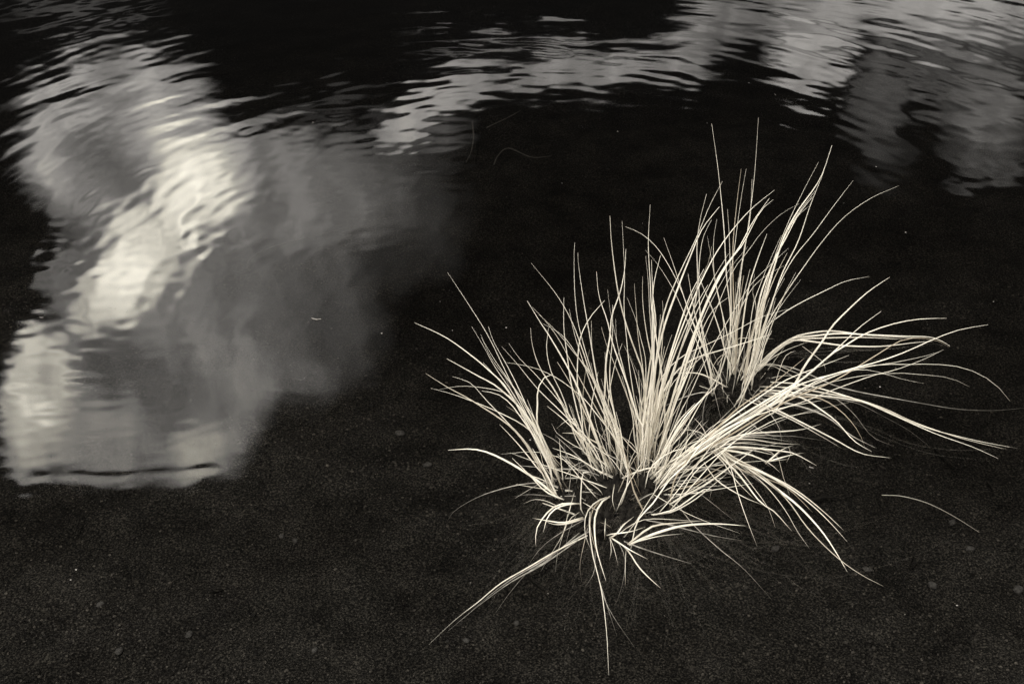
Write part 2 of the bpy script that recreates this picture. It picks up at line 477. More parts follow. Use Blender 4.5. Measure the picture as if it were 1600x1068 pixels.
OCT_V = np.array([(1, 0, 0), (-1, 0, 0), (0, 1, 0), (0, -1, 0), (0, 0, 1), (0, 0, -1)], float)
OCT_F = np.array([(0, 2, 4), (2, 1, 4), (1, 3, 4), (3, 0, 4), (2, 0, 5), (1, 2, 5), (3, 1, 5), (0, 3, 5)])
def pebbles(name, n_, ylo, yhi, rlo, rhi, mat, seed, power=1.0, clump=True, sink=.3, PV=ICO_V, PF=ICO_F):
    g = np.random.default_rng(seed)
    y = ylo + (yhi - ylo) * g.random(n_ * 3) ** power
    x = (g.random(n_ * 3) * 2 - 1) * (.42 * y + .12)
    if clump:
        d = vnoise(x, y, 2.2, seed + 50, 3)
        keep = g.random(len(x)) < np.clip(.42 + .45 * d, .06, 1)
        x, y = x[keep], y[keep]
    x, y = x[:n_], y[:n_]; n_ = len(x)
    rad = rlo + (rhi - rlo) * g.random(n_) ** 3.2
    z = bed_z(x, y) + rad * sink
    sc = np.column_stack([g.uniform(.8, 1.4, n_), g.uniform(.7, 1.1, n_), g.uniform(.45, .8, n_)]) * rad[:, None]
    ang = g.uniform(0, 2 * np.pi, n_)
    P = PV[None] * (1 + g.uniform(-.22, .22, (n_, len(PV), 1))) * sc[:, None, :]
    ca, sa = np.cos(ang)[:, None], np.sin(ang)[:, None]
    Q = np.stack([P[..., 0] * ca - P[..., 1] * sa, P[..., 0] * sa + P[..., 1] * ca, P[..., 2]], -1)
    Q += np.column_stack([x, y, z])[:, None, :]
    Fp = (PF[None] + (np.arange(n_) * len(PV))[:, None, None]).reshape(-1, 3)
    o = fast_mesh(name, Q.reshape(-1, 3), Fp, mat, smooth=False)
    o['kind'] = 'stuff'
    return o
gv = pebbles('gravel', 20000, 1.28, 2.5, .0010, .0029, M_GRAVEL, 4, 1.7)
tag(gv, 'dark fine gravel scattered over the lake bed in the foreground', 'gravel')
gv2 = pebbles('coarse_sand', 80000, 1.28, 3.3, .0006, .0018, M_GRAVEL, 9, 1.35, PV=OCT_V, PF=OCT_F)
tag(gv2, 'coarse dark sand with pale grains over the whole lake bed', 'sand')

def litter():
    g = np.random.default_rng(77)
    n_ = 2600
    y = 1.3 + 2.0 * g.random(n_ * 3) ** 1.3; x = (g.random(n_ * 3) * 2 - 1) * (.42 * y + .1)
    keep = g.random(len(x)) < np.clip(.3 + .5 * vnoise(x, y, 1.7, 71, 3), .02, 1)
    x, y = x[keep][:n_], y[keep][:n_]; n_ = len(x)
    ln = .001 + .006 * g.random(n_) ** 3.5; ang = g.uniform(0, 6.28, n_)
    P = OCT_V[None] * np.column_stack([ln, .0007 + .18 * ln, .0007 + .1 * ln])[:, None, :] * (1 + g.uniform(-.3, .3, (n_, 6, 1)))
    ca, sa = np.cos(ang)[:, None], np.sin(ang)[:, None]
    Q = np.stack([P[..., 0] * ca - P[..., 1] * sa, P[..., 0] * sa + P[..., 1] * ca, P[..., 2]], -1)
    Q += np.column_stack([x, y, bed_z(x, y) + .0018])[:, None, :]
    o = fast_mesh('sunken_litter', Q.reshape(-1, 3), (OCT_F[None] + (np.arange(n_) * 6)[:, None, None]).reshape(-1, 3), M_DARK, smooth=False)
    o['kind'] = 'stuff'
    tag(o, 'black specks and shreds of plant litter strewn on the lake bed', 'litter')
litter()

def specks():
    g = np.random.default_rng(15)
    n_ = 90
    y = 1.5 + 2.2 * g.random(n_) ** 1.2; x = (g.random(n_) * 2 - 1) * (.42 * y)
    rad = .0004 + .0011 * g.random(n_) ** 4
    P = ICO_V[None] * (rad[:, None] * np.ones((1, 3)) * [1.4, 1, .35])[:, None, :]
    P = P + np.column_stack([x, y, np.full(n_, .0003)])[:, None, :]
    Fp = (ICO_F[None] + (np.arange(n_) * 12)[:, None, None]).reshape(-1, 3)
    o = fast_mesh('floating_dust', P.reshape(-1, 3), Fp, M_PALE, smooth=False)
    o['kind'] = 'stuff'
    tag(o, 'tiny pale specks of dust afloat on the still water', 'dust')
specks()

# ------------------------------------------------------------------ grass tussocks
front_loc = on_z(965, 775, -.02); rear_loc = on_z(1155, 605, -.02); mid_loc = on_z(1118, 705, -.02)
T_FRONT = empty('grass_tussock', front_loc, 'largest nearest pale tussock, its blades fanning from a broad dark root mound', 'grass tussock', 'pale grass tussocks standing in the shallow water')
T_REAR = empty('grass_tussock', rear_loc, 'rear pale tussock holding the tallest upright blades and a bent flattened bundle', 'grass tussock', 'pale grass tussocks standing in the shallow water')
T_MID = empty('grass_tussock', mid_loc, 'low pale tussock between the others, blades drooping down and right to the water', 'grass tussock', 'pale grass tussocks standing in the shallow water')
T = {'F': T_FRONT, 'B': T_REAR, 'M': T_MID}

counts = {'F': 0, 'B': 0, 'M': 0}
def blade(key, pts, mode='u', w=1.0, mat=None, lean=None, zt=None, arch=None, z0=None, name='blade', label=None):
    """pts run tip -> root in photo pixels; the root stands on the mound, the rest bends in depth"""
    P = [Vector((x, y, 0)) for x, y in pts][::-1]
    if mode == 'u' and len(P) > 3:
        P[0] += Vector((random.uniform(-9, 9), random.uniform(-8, 10), 0))
        P[1] += Vector((random.uniform(-4, 4), random.uniform(-3, 3), 0))
    Lpx = sum((P[i + 1] - P[i]).length for i in range(len(P) - 1))
    n_ = max(9, min(26, int(Lpx / 13)))
    C, _ = catmull(P, n_)
    zb = random.uniform(-.004, .02) if z0 is None else z0
    B = on_z(C[0].x, C[0].y, zb)
    Lw = Lpx / 1000 * (B.length / 2.4)
    dx, dy = P[-1].x - P[0].x, P[-1].y - P[0].y
    W3 = []
    if mode == 'u':
        if lean is None:
            lean = .02 + .26 * abs(dx) / (abs(dx) + abs(dy) + 1) + random.uniform(-.14, .16)
        for i, c in enumerate(C):
            s = i / (n_ - 1)
            y = B.y + lean * Lw * s ** 1.35
            p = on_y(c.x, c.y, y)
            fl = .006
            if p.z < fl + .0 and i > 0: p = on_z(c.x, c.y, max(fl, zb * (1 - s)))
            W3.append(p)
    else:
        zt_ = random.uniform(-.012, .006) if zt is None else zt
        ar = random.uniform(.012, .035) if arch is None else arch
        for i, c in enumerate(C):
            s = i / (n_ - 1)
            z = zb + (zt_ - zb) * s + ar * 4 * s * (1 - s)
            W3.append(on_z(c.x, c.y, z))
    root = T[key]
    W3 = [p - root.location for p in W3]
    width = (.0041 if Lpx > 160 else .0034 if Lpx > 80 else .0026) * w * random.uniform(.85, 1.15)
    tw = random.uniform(-.9, .9)
    V, F = ribbon(W3, width, width * .38, tw)
    o = link_mesh(name, V, F, mat or M_GRASS, root)
    counts[key] += 1
    if label: o['label'] = label
    return o

# each entry: tip ... root
FRONT_UP = [
 [(699,425),(730,472),(762,523),(790,580),(822,650),(866,735)],
 [(648,504),(695,526),(735,554),(768,582),(802,619),(870,735)],
 [(698,560),(745,586),(782,608),(830,660),(872,740)],
 [(665,583),(700,605),(740,627),(802,670),(840,720),(868,775)],
 [(673,606),(718,619),(780,644),(833,675),(872,735)],
 [(687,608),(718,603),(752,605),(785,612),(802,625),(840,680),(876,752)],
 [(707,588),(735,598),(760,625),(785,651),(820,697),(862,762)],
 [(737,510),(754,538),(774,574),(805,620),(850,700),(872,748)],
 [(751,522),(768,560),(802,605),(830,655),(868,735)],
 [(752,527),(775,565),(808,612),(836,662),(872,742)],
 [(763,510),(772,535),(794,574),(816,619),(850,690),(880,758)],
 [(755,566),(790,606),(820,650),(850,705),(874,756)],
 [(784,541),(808,568),(841,608),(881,647),(925,700),(948,742)],
 [(795,536),(812,560),(837,585),(880,635),(930,705),(950,744)],
 [(790,566),(816,570),(845,578),(876,594),(912,622),(926,639),(962,692),(980,735)],
 [(829,512),(832,540),(844,575),(870,615),(900,670),(940,737)],
 [(857,512),(854,546),(861,580),(874,607),(885,635),(905,690),(935,737)],
 [(864,584),(848,592),(840,612),(840,640),(842,665),(868,735)],
 [(824,470),(844,503),(858,524),(885,570),(905,610),(930,670),(955,742)],
 [(842,491),(870,518),(898,552),(921,580),(938,613),(957,653),(971,686),(978,738)],
 [(848,505),(880,525),(905,560),(930,600),(950,650),(972,725)],
 [(830,411),(868,458),(893,501),(910,546),(925,590),(945,640),(974,705)],
 [(898,379),(897,400),(898,456),(904,507),(921,569),(940,625),(960,667),(979,732)],
 [(903,395),(904,414),(912,470),(921,521),(929,569),(938,613),(953,653),(975,737)],
 [(881,465),(881,512),(886,554),(891,591),(901,639),(915,690),(930,737)],
 [(945,469),(924,493),(910,518),(904,543),(902,597),(905,639),(920,705)],
 [(932,424),(936,462),(949,501),(957,535),(969,569),(983,608),(997,653),(1001,670),(1003,742)],
 [(924,501),(925,546),(931,583),(938,608),(960,672),(972,730)],
 [(953,337),(956,385),(966,458),(980,512),(994,552),(1005,585),(1010,640),(1012,705)],
 [(972,345),(974,385),(976,430),(975,479),(978,518),(983,569),(991,622),(996,660),(1002,720)],
 [(978,389),(976,421),(969,456),(956,493),(953,526),(947,563),(945,613),(947,640),(958,710)],
 [(957,476),(957,529),(953,574),(954,613),(960,647),(970,715)],
 [(962,498),(964,535),(974,574),(985,619),(997,655),(1005,720)],
 [(980,465),(994,501),(1002,532),(1009,566),(1012,640),(1014,720)],
 [(991,443),(994,484),(997,526),(1005,580),(1010,665),(1012,735)],
 [(1016,320),(1013,379),(1016,440),(1018,480),(1022,512),(1020,620),(1012,725)],
 [(1009,400),(1013,441),(1015,484),(1018,526),(1016,583),(1010,705)],
 [(1018,406),(1020,458),(1025,512),(1013,569),(1008,685)],
 [(1032,399),(1022,441),(1020,484),(1027,540),(1033,580),(1039,619),(1036,705)],
 [(1020,440),(1019,500),(1020,560),(1014,640),(1010,735)],
 [(1022,470),(1022,530),(1016,600),(1008,670),(1006,740)],
 [(1016,450),(1020,520),(1012,590),(1004,650),(998,710)],
 [(1210,297),(1170,330),(1130,378),(1100,430),(1070,500),(1045,570),(1025,640),(1012,712)],
 [(1208,312),(1187,332),(1161,381),(1135,415),(1101,482),(1075,557),(1050,640),(1030,722)],
 [(1202,310),(1176,347),(1154,388),(1124,430),(1094,497),(1060,600),(1035,705)],
 [(1249,318),(1221,334),(1191,362),(1169,392),(1146,422),(1116,490),(1085,570),(1050,685)],
 [(1104,303),(1094,343),(1089,385),(1090,445),(1082,490),(1060,557),(1035,640),(1020,722)],
 [(1129,283),(1109,321),(1094,358),(1082,385),(1064,422),(1040,480),(1028,540),(1018,620),(1010,705)],
 [(1124,323),(1097,358),(1079,400),(1060,448),(1035,520),(1020,600),(1010,692)],
 [(1112,385),(1105,415),(1082,460),(1060,516),(1035,600),(1020,695)],
 [(1137,465),(1116,482),(1097,516),(1080,570),(1050,650),(1028,730)],
 [(1100,420),(1078,462),(1058,520),(1040,580),(1022,660),(1014,730)],
 [(1234,482),(1190,495),(1144,519),(1100,540),(1060,561),(1030,600),(1012,685)],
 [(1110,550),(1080,570),(1050,600),(1030,650),(1018,720)],
 [(1125,598),(1097,623),(1068,654),(1040,705),(1022,750)],
 [(1100,620),(1075,650),(1050,690),(1030,740)],
 [(1086,671),(1070,685),(1047,716),(1030,745)],
 [(1081,720),(1053,724),(1025,730),(1013,738)],
 # long blades sweeping to the right
 [(1377,486),(1342,510),(1314,535),(1279,570),(1229,612),(1190,640),(1130,680),(1060,732),(1028,758)],
 [(1479,497),(1440,498),(1398,507),(1356,521),(1322,540),(1300,556),(1260,590),(1200,625),(1120,680),(1036,745)],
 [(1544,507),(1497,517),(1457,529),(1412,546),(1370,562),(1336,571),(1300,583),(1240,603),(1170,645),(1090,700),(1020,758)],
 [(1578,626),(1558,605),(1530,587),(1497,574),(1457,568),(1412,569),(1384,568),(1336,573),(1300,585),(1230,615),(1150,660),(1060,715),(1015,762)],
 [(1515,604),(1483,594),(1440,590),(1407,590),(1356,594),(1300,604),(1240,625),(1170,655),(1080,705),(1030,752)],
 [(1444,599),(1412,591),(1379,580),(1350,575),(1317,580),(1260,600),(1180,640),(1090,695),(1036,742)],
 [(1474,546),(1440,563),(1393,580),(1356,591),(1300,611),(1250,630),(1200,650),(1130,690),(1060,740)],
 [(1468,549),(1440,553),(1384,566),(1350,569),(1280,588),(1200,630),(1120,675),(1050,730)],
 [(1484,542),(1463,531),(1435,524),(1407,528),(1379,543),(1350,563),(1300,590),(1230,620),(1150,670),(1070,720),(1040,750)],
 [(1390,566),(1330,578),(1270,596),(1200,633),(1120,682),(1045,742)],
 [(1284,641),(1219,645),(1187,654),(1155,665),(1124,688),(1085,720),(1046,783)],
 [(1284,625),(1210,635),(1150,655),(1100,685),(1081,710),(1053,735),(1025,775),(1002,806),(980,848)],
 [(1180,650),(1130,675),(1092,721),(1067,752),(1044,780),(1022,806)],
 [(1181,664),(1155,681),(1124,704),(1092,735),(1048,785)],
 [(1180,700),(1150,722),(1100,758),(1070,775),(1044,787)],
 [(1135,731),(1101,751),(1076,767),(1047,784)],
 [(1135,740),(1100,769),(1081,783),(1053,797),(1022,807)],
 [(1109,779),(1111,761),(1095,767),(1073,783),(1048,796),(1020,808)],
 [(1256,560),(1200,605),(1150,640),(1100,690),(1060,745),(1040,785)],
 [(995,700),(983,724),(977,758),(960,796)],
 [(1008,707),(1005,719),(983,758),(961,796)],
 [(1160,640),(1110,668),(1078,705),(1050,745),(1030,775)],
 [(974,700),(985,744),(994,769),(1003,802)],
 [(862,662),(870,676),(893,693),(918,710),(950,745)],
 [(879,676),(904,678),(935,693),(946,705),(962,738)],
 [(870,669),(884,657),(895,653),(903,659),(922,700)],
 [(938,713),(939,688),(949,665),(957,653),(962,645)],
 [(874,685),(877,724),(881,763)],
 [(863,712),(890,714),(912,721),(935,735),(950,747)],
 [(700,703),(733,701),(761,706),(797,723),(832,748),(873,784)],
 [(800,715),(825,739),(853,765),(876,784)],
 [(823,690),(845,725),(862,760),(874,782)],
 [(832,700),(855,742),(872,778)],
 [(817,787),(834,780),(851,783),(869,788)],
 [(924,748),(917,734),(910,741),(908,764),(911,792),(914,805)],
]
REAR_UP = [
 [(977,354),(1002,365),(1025,385),(1044,413),(1064,452),(1081,498),(1095,532),(1105,567),(1120,602)],
 [(1037,371),(1050,407),(1065,452),(1081,501),(1105,560),(1127,602)],
 [(1112,193),(1122,265),(1131,355),(1135,430),(1141,497),(1143,583)],
 [(1185,184),(1179,272),(1170,347),(1157,430),(1148,497),(1146,575)],
 [(1158,264),(1150,329),(1145,392),(1144,478),(1146,570)],
 [(1166,264),(1158,310),(1148,385),(1144,445),(1150,575)],
 [(1175,280),(1172,340),(1161,400),(1152,460),(1150,580)],
 [(1112,343),(1099,370),(1093,407),(1092,452),(1096,505),(1105,560),(1120,608)],
 [(1120,342),(1115,377),(1116,430),(1126,478),(1135,535),(1140,595)],
 [(1300,227),(1281,280),(1247,329),(1225,370),(1206,430),(1191,490),(1180,550),(1168,600)],
 [(1279,253),(1255,299),(1232,347),(1210,403),(1191,467),(1176,535),(1164,592)],
 [(1287,269),(1266,321),(1247,377),(1221,430),(1199,497),(1184,553),(1170,602)],
 [(1333,282),(1300,325),(1270,366),(1240,403),(1217,445),(1199,490),(1176,585)],
 [(1405,290),(1360,310),(1318,340),(1285,377),(1255,418),(1229,456),(1206,493),(1187,542),(1168,602)],
 [(1270,307),(1247,336),(1229,370),(1208,410),(1187,478),(1170,585)],
 [(1264,322),(1244,340),(1225,373),(1202,437),(1180,516),(1162,602)],
 [(1221,368),(1206,400),(1191,437),(1176,482),(1165,560),(1160,600)],
 [(1179,428),(1176,456),(1179,490),(1174,565)],
 [(1358,432),(1322,439),(1285,456),(1247,475),(1220,492),(1200,515),(1178,568)],
 [(1225,415),(1195,432),(1172,455),(1150,500),(1130,560),(1115,610)],
 [(1230,395),(1212,430),(1192,480),(1172,540),(1158,625)],
 [(1162,430),(1155,480),(1153,540),(1151,590)],
 [(1150,440),(1147,500),(1147,580)],
 [(1172,420),(1160,470),(1152,520),(1147,585)],
 [(1208,470),(1194,510),(1180,560),(1158,628)],
 [(1212,465),(1198,520),(1178,580),(1160,632)],
 [(1175,500),(1160,545),(1140,590)],
 [(1390,433),(1356,456),(1322,487),(1300,510),(1285,533),(1257,572),(1240,600),(1208,642)],
 [(1243,548),(1229,554),(1217,572),(1207,597)],
 [(1262,534),(1228,547),(1206,560),(1186,572)],
 [(1209,529),(1180,529),(1150,530),(1120,560)],
 [(1135,550),(1120,562),(1112,585),(1118,605)],
]
REAR_FLOP = [
 [(1484,540),(1457,527),(1410,525),(1360,523),(1310,521),(1270,525),(1234,530),(1205,553),(1182,578)],
 [(1457,533),(1430,535),(1375,541),(1320,540),(1280,535),(1234,532),(1208,554),(1184,580)],
 [(1440,528),(1390,526),(1350,523),(1300,517),(1262,521),(1236,529),(1204,551),(1180,576)],
 [(1410,530),(1350,527),(1290,528),(1240,532),(1210,552),(1186,576)],
 [(1600,637),(1553,641),(1497,639),(1440,630),(1384,620),(1342,612),(1304,602),(1240,575),(1190,568)],
 [(1590,700),(1545,692),(1508,684),(1457,671),(1418,657),(1384,641),(1356,630),(1317,622),(1270,617),(1210,610),(1175,612)],
 [(1574,702),(1508,686),(1457,670),(1418,655),(1384,639),(1340,624),(1300,616),(1240,606),(1186,604)],
 [(1560,716),(1520,698),(1469,680),(1440,668),(1400,650),(1350,628),(1300,612),(1250,600),(1190,596)],
 [(1453,698),(1420,672),(1380,650),(1340,630),(1300,622),(1240,616),(1190,615)],
 [(1290,581),(1287,567),(1273,555),(1254,541)],
 [(1273,595),(1234,578),(1205,568),(1180,575)],
 [(1260,600),(1225,580),(1200,570),(1176,580)],
 [(1393,715),(1346,708),(1302,685),(1251,659),(1219,643),(1172,622)],
 [(1362,705),(1334,688),(1308,659),(1283,640),(1250,620),(1196,612)],
 [(1351,697),(1340,672),(1315,643),(1280,622),(1240,620),(1192,618)],
 [(1315,700),(1283,681),(1238,656),(1203,640),(1160,622)],
 [(1397,697),(1362,681),(1331,643),(1290,615),(1220,606)],
 [(1370,700),(1330,680),(1290,650),(1240,632),(1180,622)],
 [(1295,689),(1238,681),(1197,678),(1150,640)],
 [(1127,657),(1119,623),(1111,595)],
 [(1158,651),(1144,629),(1122,598)],
 [(1100,682),(1098,650),(1104,620),(1120,600)],
 [(1228,660),(1200,630),(1172,605)],
 [(1222,695),(1216,665),(1190,630),(1168,612)],
]
MID_FLOP = [
 [(1283,662),(1251,671),(1203,675),(1165,678),(1130,688),(1112,700)],
 [(1250,694),(1213,692),(1171,686),(1133,688),(1110,702)],
 [(1229,722),(1237,705),(1234,699),(1194,695),(1155,692),(1116,698)],
 [(1276,727),(1251,713),(1238,707),(1200,702),(1150,698),(1118,702)],
 [(1256,707),(1238,710),(1219,715),(1197,721)],
 [(1240,695),(1222,702),(1205,716),(1196,724)],
 [(1318,828),(1295,806),(1264,780),(1232,758),(1187,735),(1149,716),(1120,697)],
 [(1324,846),(1299,818),(1270,790),(1232,761),(1190,738),(1146,720),(1114,696)],
 [(1380,915),(1347,898),(1315,876),(1283,847),(1257,818),(1232,783),(1197,748),(1155,720),(1118,694)],
 [(1324,893),(1305,860),(1283,828),(1251,793),(1219,767),(1175,735),(1124,702)],
 [(1238,830),(1210,799),(1187,783),(1155,742),(1116,704)],
 [(1211,823),(1200,793),(1175,758),(1149,726),(1117,700)],
 [(1183,853),(1165,806),(1152,767),(1140,726),(1118,696)],
 [(1234,774),(1222,739),(1214,712),(1180,700),(1128,700)],
 [(1149,751),(1148,726),(1133,704),(1115,694)],
 [(1270,800),(1230,762),(1190,745),(1150,730),(1116,706)],
 [(1219,738),(1200,722),(1165,708),(1125,702)],
 [(1205,730),(1180,712),(1150,704),(1120,700)],
 [(1196,790),(1160,775),(1120,750),(1100,722)],
 [(1127,761),(1098,750),(1080,738),(1104,706)],
 [(1238,690),(1190,683),(1150,684),(1118,698)],
 [(1216,712),(1170,702),(1140,700),(1112,706)],
 [(1180,780),(1150,750),(1130,722),(1112,704)],
]
FRONT_FLOP = [
 [(1112,813),(1079,813),(1019,810),(991,817),(966,834)],
 [(1165,821),(1124,818),(1085,819),(1053,824),(1013,837),(983,851)],
 [(1098,813),(1053,817),(1019,822),(991,842),(981,850)],
 [(1068,833),(1030,837),(997,845),(983,850)],
 [(1012,873),(985,859),(968,848),(954,839)],
 [(991,806),(974,820),(963,834),(952,840)],
 [(1010,822),(985,830),(955,834),(948,836)],
 [(951,1054),(948,990),(941,929),(933,893),(926,865),(921,825),(922,800)],
 [(947,907),(938,879),(931,851),(929,814),(935,792),(946,778),(953,775)],
 [(924,859),(915,837),(914,811),(921,794),(935,782),(950,776)],
 [(940,880),(930,855),(922,822),(926,796),(936,784)],
 [(837,851),(838,828),(848,809),(865,792),(884,786),(906,787)],
 [(849,831),(855,809),(867,795),(885,788),(906,786)],
 [(832,809),(856,813),(881,816),(911,808)],
 [(851,811),(862,818),(884,818),(912,810)],
 [(966,883),(960,859),(953,839)],
 [(952,875),(955,860),(953,838)],
 [(945,842),(945,828),(946,810)],
 [(1032,918),(1013,901),(997,884),(985,865),(974,852)],
 [(977,918),(977,884),(978,860)],
 [(900,760),(893,785),(888,806)],
 [(962,800),(957,780),(960,757)],
]
FRONT_SUNK = [
 [(699,813),(711,797),(747,776),(789,762),(825,755),(861,755),(885,768)],
 [(670,1006),(711,968),(747,940),(782,911),(825,886),(868,861),(918,836)],
 [(725,965),(757,936),(800,904),(843,879),(885,851),(920,830)],
 [(700,985),(750,944),(800,908),(850,880),(905,842)],
 [(775,956),(797,925),(825,893),(853,876),(905,832)],
 [(825,883),(843,858),(868,837),(912,812)],
 [(845,892),(861,865),(878,837),(889,812),(905,800)],
 [(868,893),(871,865),(882,826),(889,797),(897,775)],
 [(882,863),(889,830),(900,805)],
 [(909,908),(906,883),(912,851),(918,825)],
 [(914,917),(928,893),(930,860)],
 [(964,939),(973,910),(977,876),(968,850),(957,842)],
 [(992,1011),(960,965),(942,929),(930,880)],
 [(964,993),(950,950),(936,905)],
 [(1205,935),(1162,888),(1124,857),(1085,821),(1060,790),(1040,770)],
 [(1159,844),(1117,837),(1079,828),(1040,818),(1010,812)],
 [(1146,812),(1098,774),(1073,758),(1045,750)],
 [(800,775),(830,772),(868,776)],
 [(1080,880),(1040,868),(1000,855),(975,845)],
]

def sibling(pts, spread=10, cut=(.45, .9)):
    """a shorter neighbour of a traced blade, from nearly the same root"""
    q = [Vector((x, y, 0)) for x, y in pts][::-1]
    C, _ = catmull(q, 12)
    k = max(4, int(12 * random.uniform(*cut)))
    C = C[:k]
    a = random.uniform(-.11, .11); sx = random.uniform(-spread, spread) * .6; sy = random.uniform(-spread, spread) * .4
    b = C[0]; out = []
    for i, c in enumerate(C):
        d = c - b; g = a * (1 + .8 * i / 11)
        out.append((b.x + sx + d.x * math.cos(g) - d.y * math.sin(g), b.y + sy + d.x * math.sin(g) + d.y * math.cos(g)))
    return out[::-1]

for i, b in enumerate(FRONT_UP):
    if 58 <= i < 72:      # let the long sweeping blades part a little
        off = (random.gauss(0, 4), random.gauss(0, 8))
        b = [b[0]] + [(x + off[0] * math.sin(math.pi * k / len(b)) + random.gauss(0, 1), y + off[1] * math.sin(math.pi * k / len(b)) + random.gauss(0, 1)) for k, (x, y) in enumerate(b[1:], 1)]
    blade('F', b, w=.82 if 58 <= i < 70 else 1.0)
for i, b in enumerate(FRONT_UP[:57]):
    if random.random() < .85: blade('F', sibling(b), w=.9)
    if random.random() < .35: blade('F', sibling(b, 14, (.3, .6)), w=.85)
for b in FRONT_UP[58:76]:
    if random.random() < .22: blade('F', sibling(b, 12, (.35, .8)), w=.7)
for b in FRONT_FLOP: blade('F', b, 'f', z0=random.uniform(.012, .03), arch=random.uniform(.015, .04), zt=random.uniform(-.002, .006))
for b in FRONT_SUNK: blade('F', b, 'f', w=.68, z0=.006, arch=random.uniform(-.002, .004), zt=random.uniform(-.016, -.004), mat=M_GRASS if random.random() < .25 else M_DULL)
for b in REAR_UP: blade('B', b, w=1.05)
for b in REAR_UP[:27]:
    if random.random() < .75: blade('B', sibling(b, 9), w=.95)
    if random.random() < .3: blade('B', sibling(b, 12, (.3, .55)), w=.9)
for i, b in enumerate(REAR_FLOP):
    if i < 4: blade('B', b, 'f', w=1.1, z0=.01, arch=.012, zt=.002)
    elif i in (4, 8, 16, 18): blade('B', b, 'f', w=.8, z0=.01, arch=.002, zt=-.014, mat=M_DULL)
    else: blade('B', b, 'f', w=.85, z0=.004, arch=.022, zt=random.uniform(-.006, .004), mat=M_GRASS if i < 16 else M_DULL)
for b in MID_FLOP: blade('M', b, 'f', z0=.045, arch=random.uniform(.01, .035), zt=random.uniform(-.004, .006))
for b in MID_FLOP[:16]:
    if random.random() < .7: blade('M', sibling(b, 8, (.4, .85)), 'f', w=.8, z0=.03, arch=.012, zt=-.002, mat=M_GRASS if random.random() < .6 else M_DULL)

# broken stubs and old curled sheaths in the crowns
def stubs(key, cx, cy, rx, ry, n_, hmin=.012, hmax=.05):
    for _ in range(n_):
        a = random.uniform(0, 6.28); q = random.random() ** .6
        px, py = cx + rx * q * math.cos(a), cy + ry * q * math.sin(a)
        B = on_z(px, py, random.uniform(-.01, .006))
        d = Vector((math.cos(a) * .7 + random.uniform(-.4, .4), -math.sin(a) * .7 + random.uniform(-.4, .4), random.uniform(.5, 1.3))).normalized()
        Ln = random.uniform(hmin, hmax)
        k = Vector((random.uniform(-1, 1), random.uniform(-1, 1), random.uniform(-1.1, .1))) * Ln * .8
        C = [B + d * Ln * t + k * t * t for t in (0, .25, .5, .75, 1)]
        root = T[key]
        V, F = ribbon([c - root.location for c in C], random.uniform(.0016, .0032), .0008, random.uniform(-1, 1), sides=4, tipw=.4)
        link_mesh('old_sheath', V, F, random.choice([M_OLD, M_OLD, M_DULL, M_GRASS]), root); counts[key] += 1
# short crossing blades that fill the hearts of the clumps
def tangle(key, cx, cy, rx, ry, n_, l0, l1, up=1.0, right=0.0):
    for _ in range(n_):
        a = random.uniform(0, 6.28); q = random.random() ** .6
        bx, by = cx + rx * q * math.cos(a), cy + ry * q * math.sin(a)
        ln = random.uniform(l0, l1)
        th = math.radians(random.gauss(90 - 35 * right, 38))
        dx, dy = math.cos(th) * ln, -math.sin(th) * ln * up
        k = random.uniform(-.22, .22)
        pts = [(bx + dx + k * dy, by + dy * .96 - k * dx + abs(k) * ln * .3), (bx + dx * .62 + k * dy * .35, by + dy * .66 - k * dx * .3), (bx + dx * .3, by + dy * .34), (bx, by)]
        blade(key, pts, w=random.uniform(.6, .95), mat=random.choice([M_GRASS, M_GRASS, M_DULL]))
tangle('F', 925, 752, 55, 26, 16, 35, 130, right=-.8)
tangle('F', 1005, 752, 38, 28, 20, 40, 140, right=.5)
tangle('F', 1030, 765, 30, 25, 14, 40, 150, right=1.4)
tangle('F', 1030, 735, 34, 26, 16, 90, 210, right=.7)
tangle('F', 950, 745, 46, 18, 10, 80, 170, right=-.5)
tangle('B', 1150, 600, 40, 20, 18, 25, 120)
tangle('M', 1118, 700, 22, 12, 8, 25, 70)
stubs('F', 965, 775, 75, 55, 46)
stubs('B', 1155, 600, 48, 34, 30)
stubs('M', 1118, 702, 26, 18, 12)

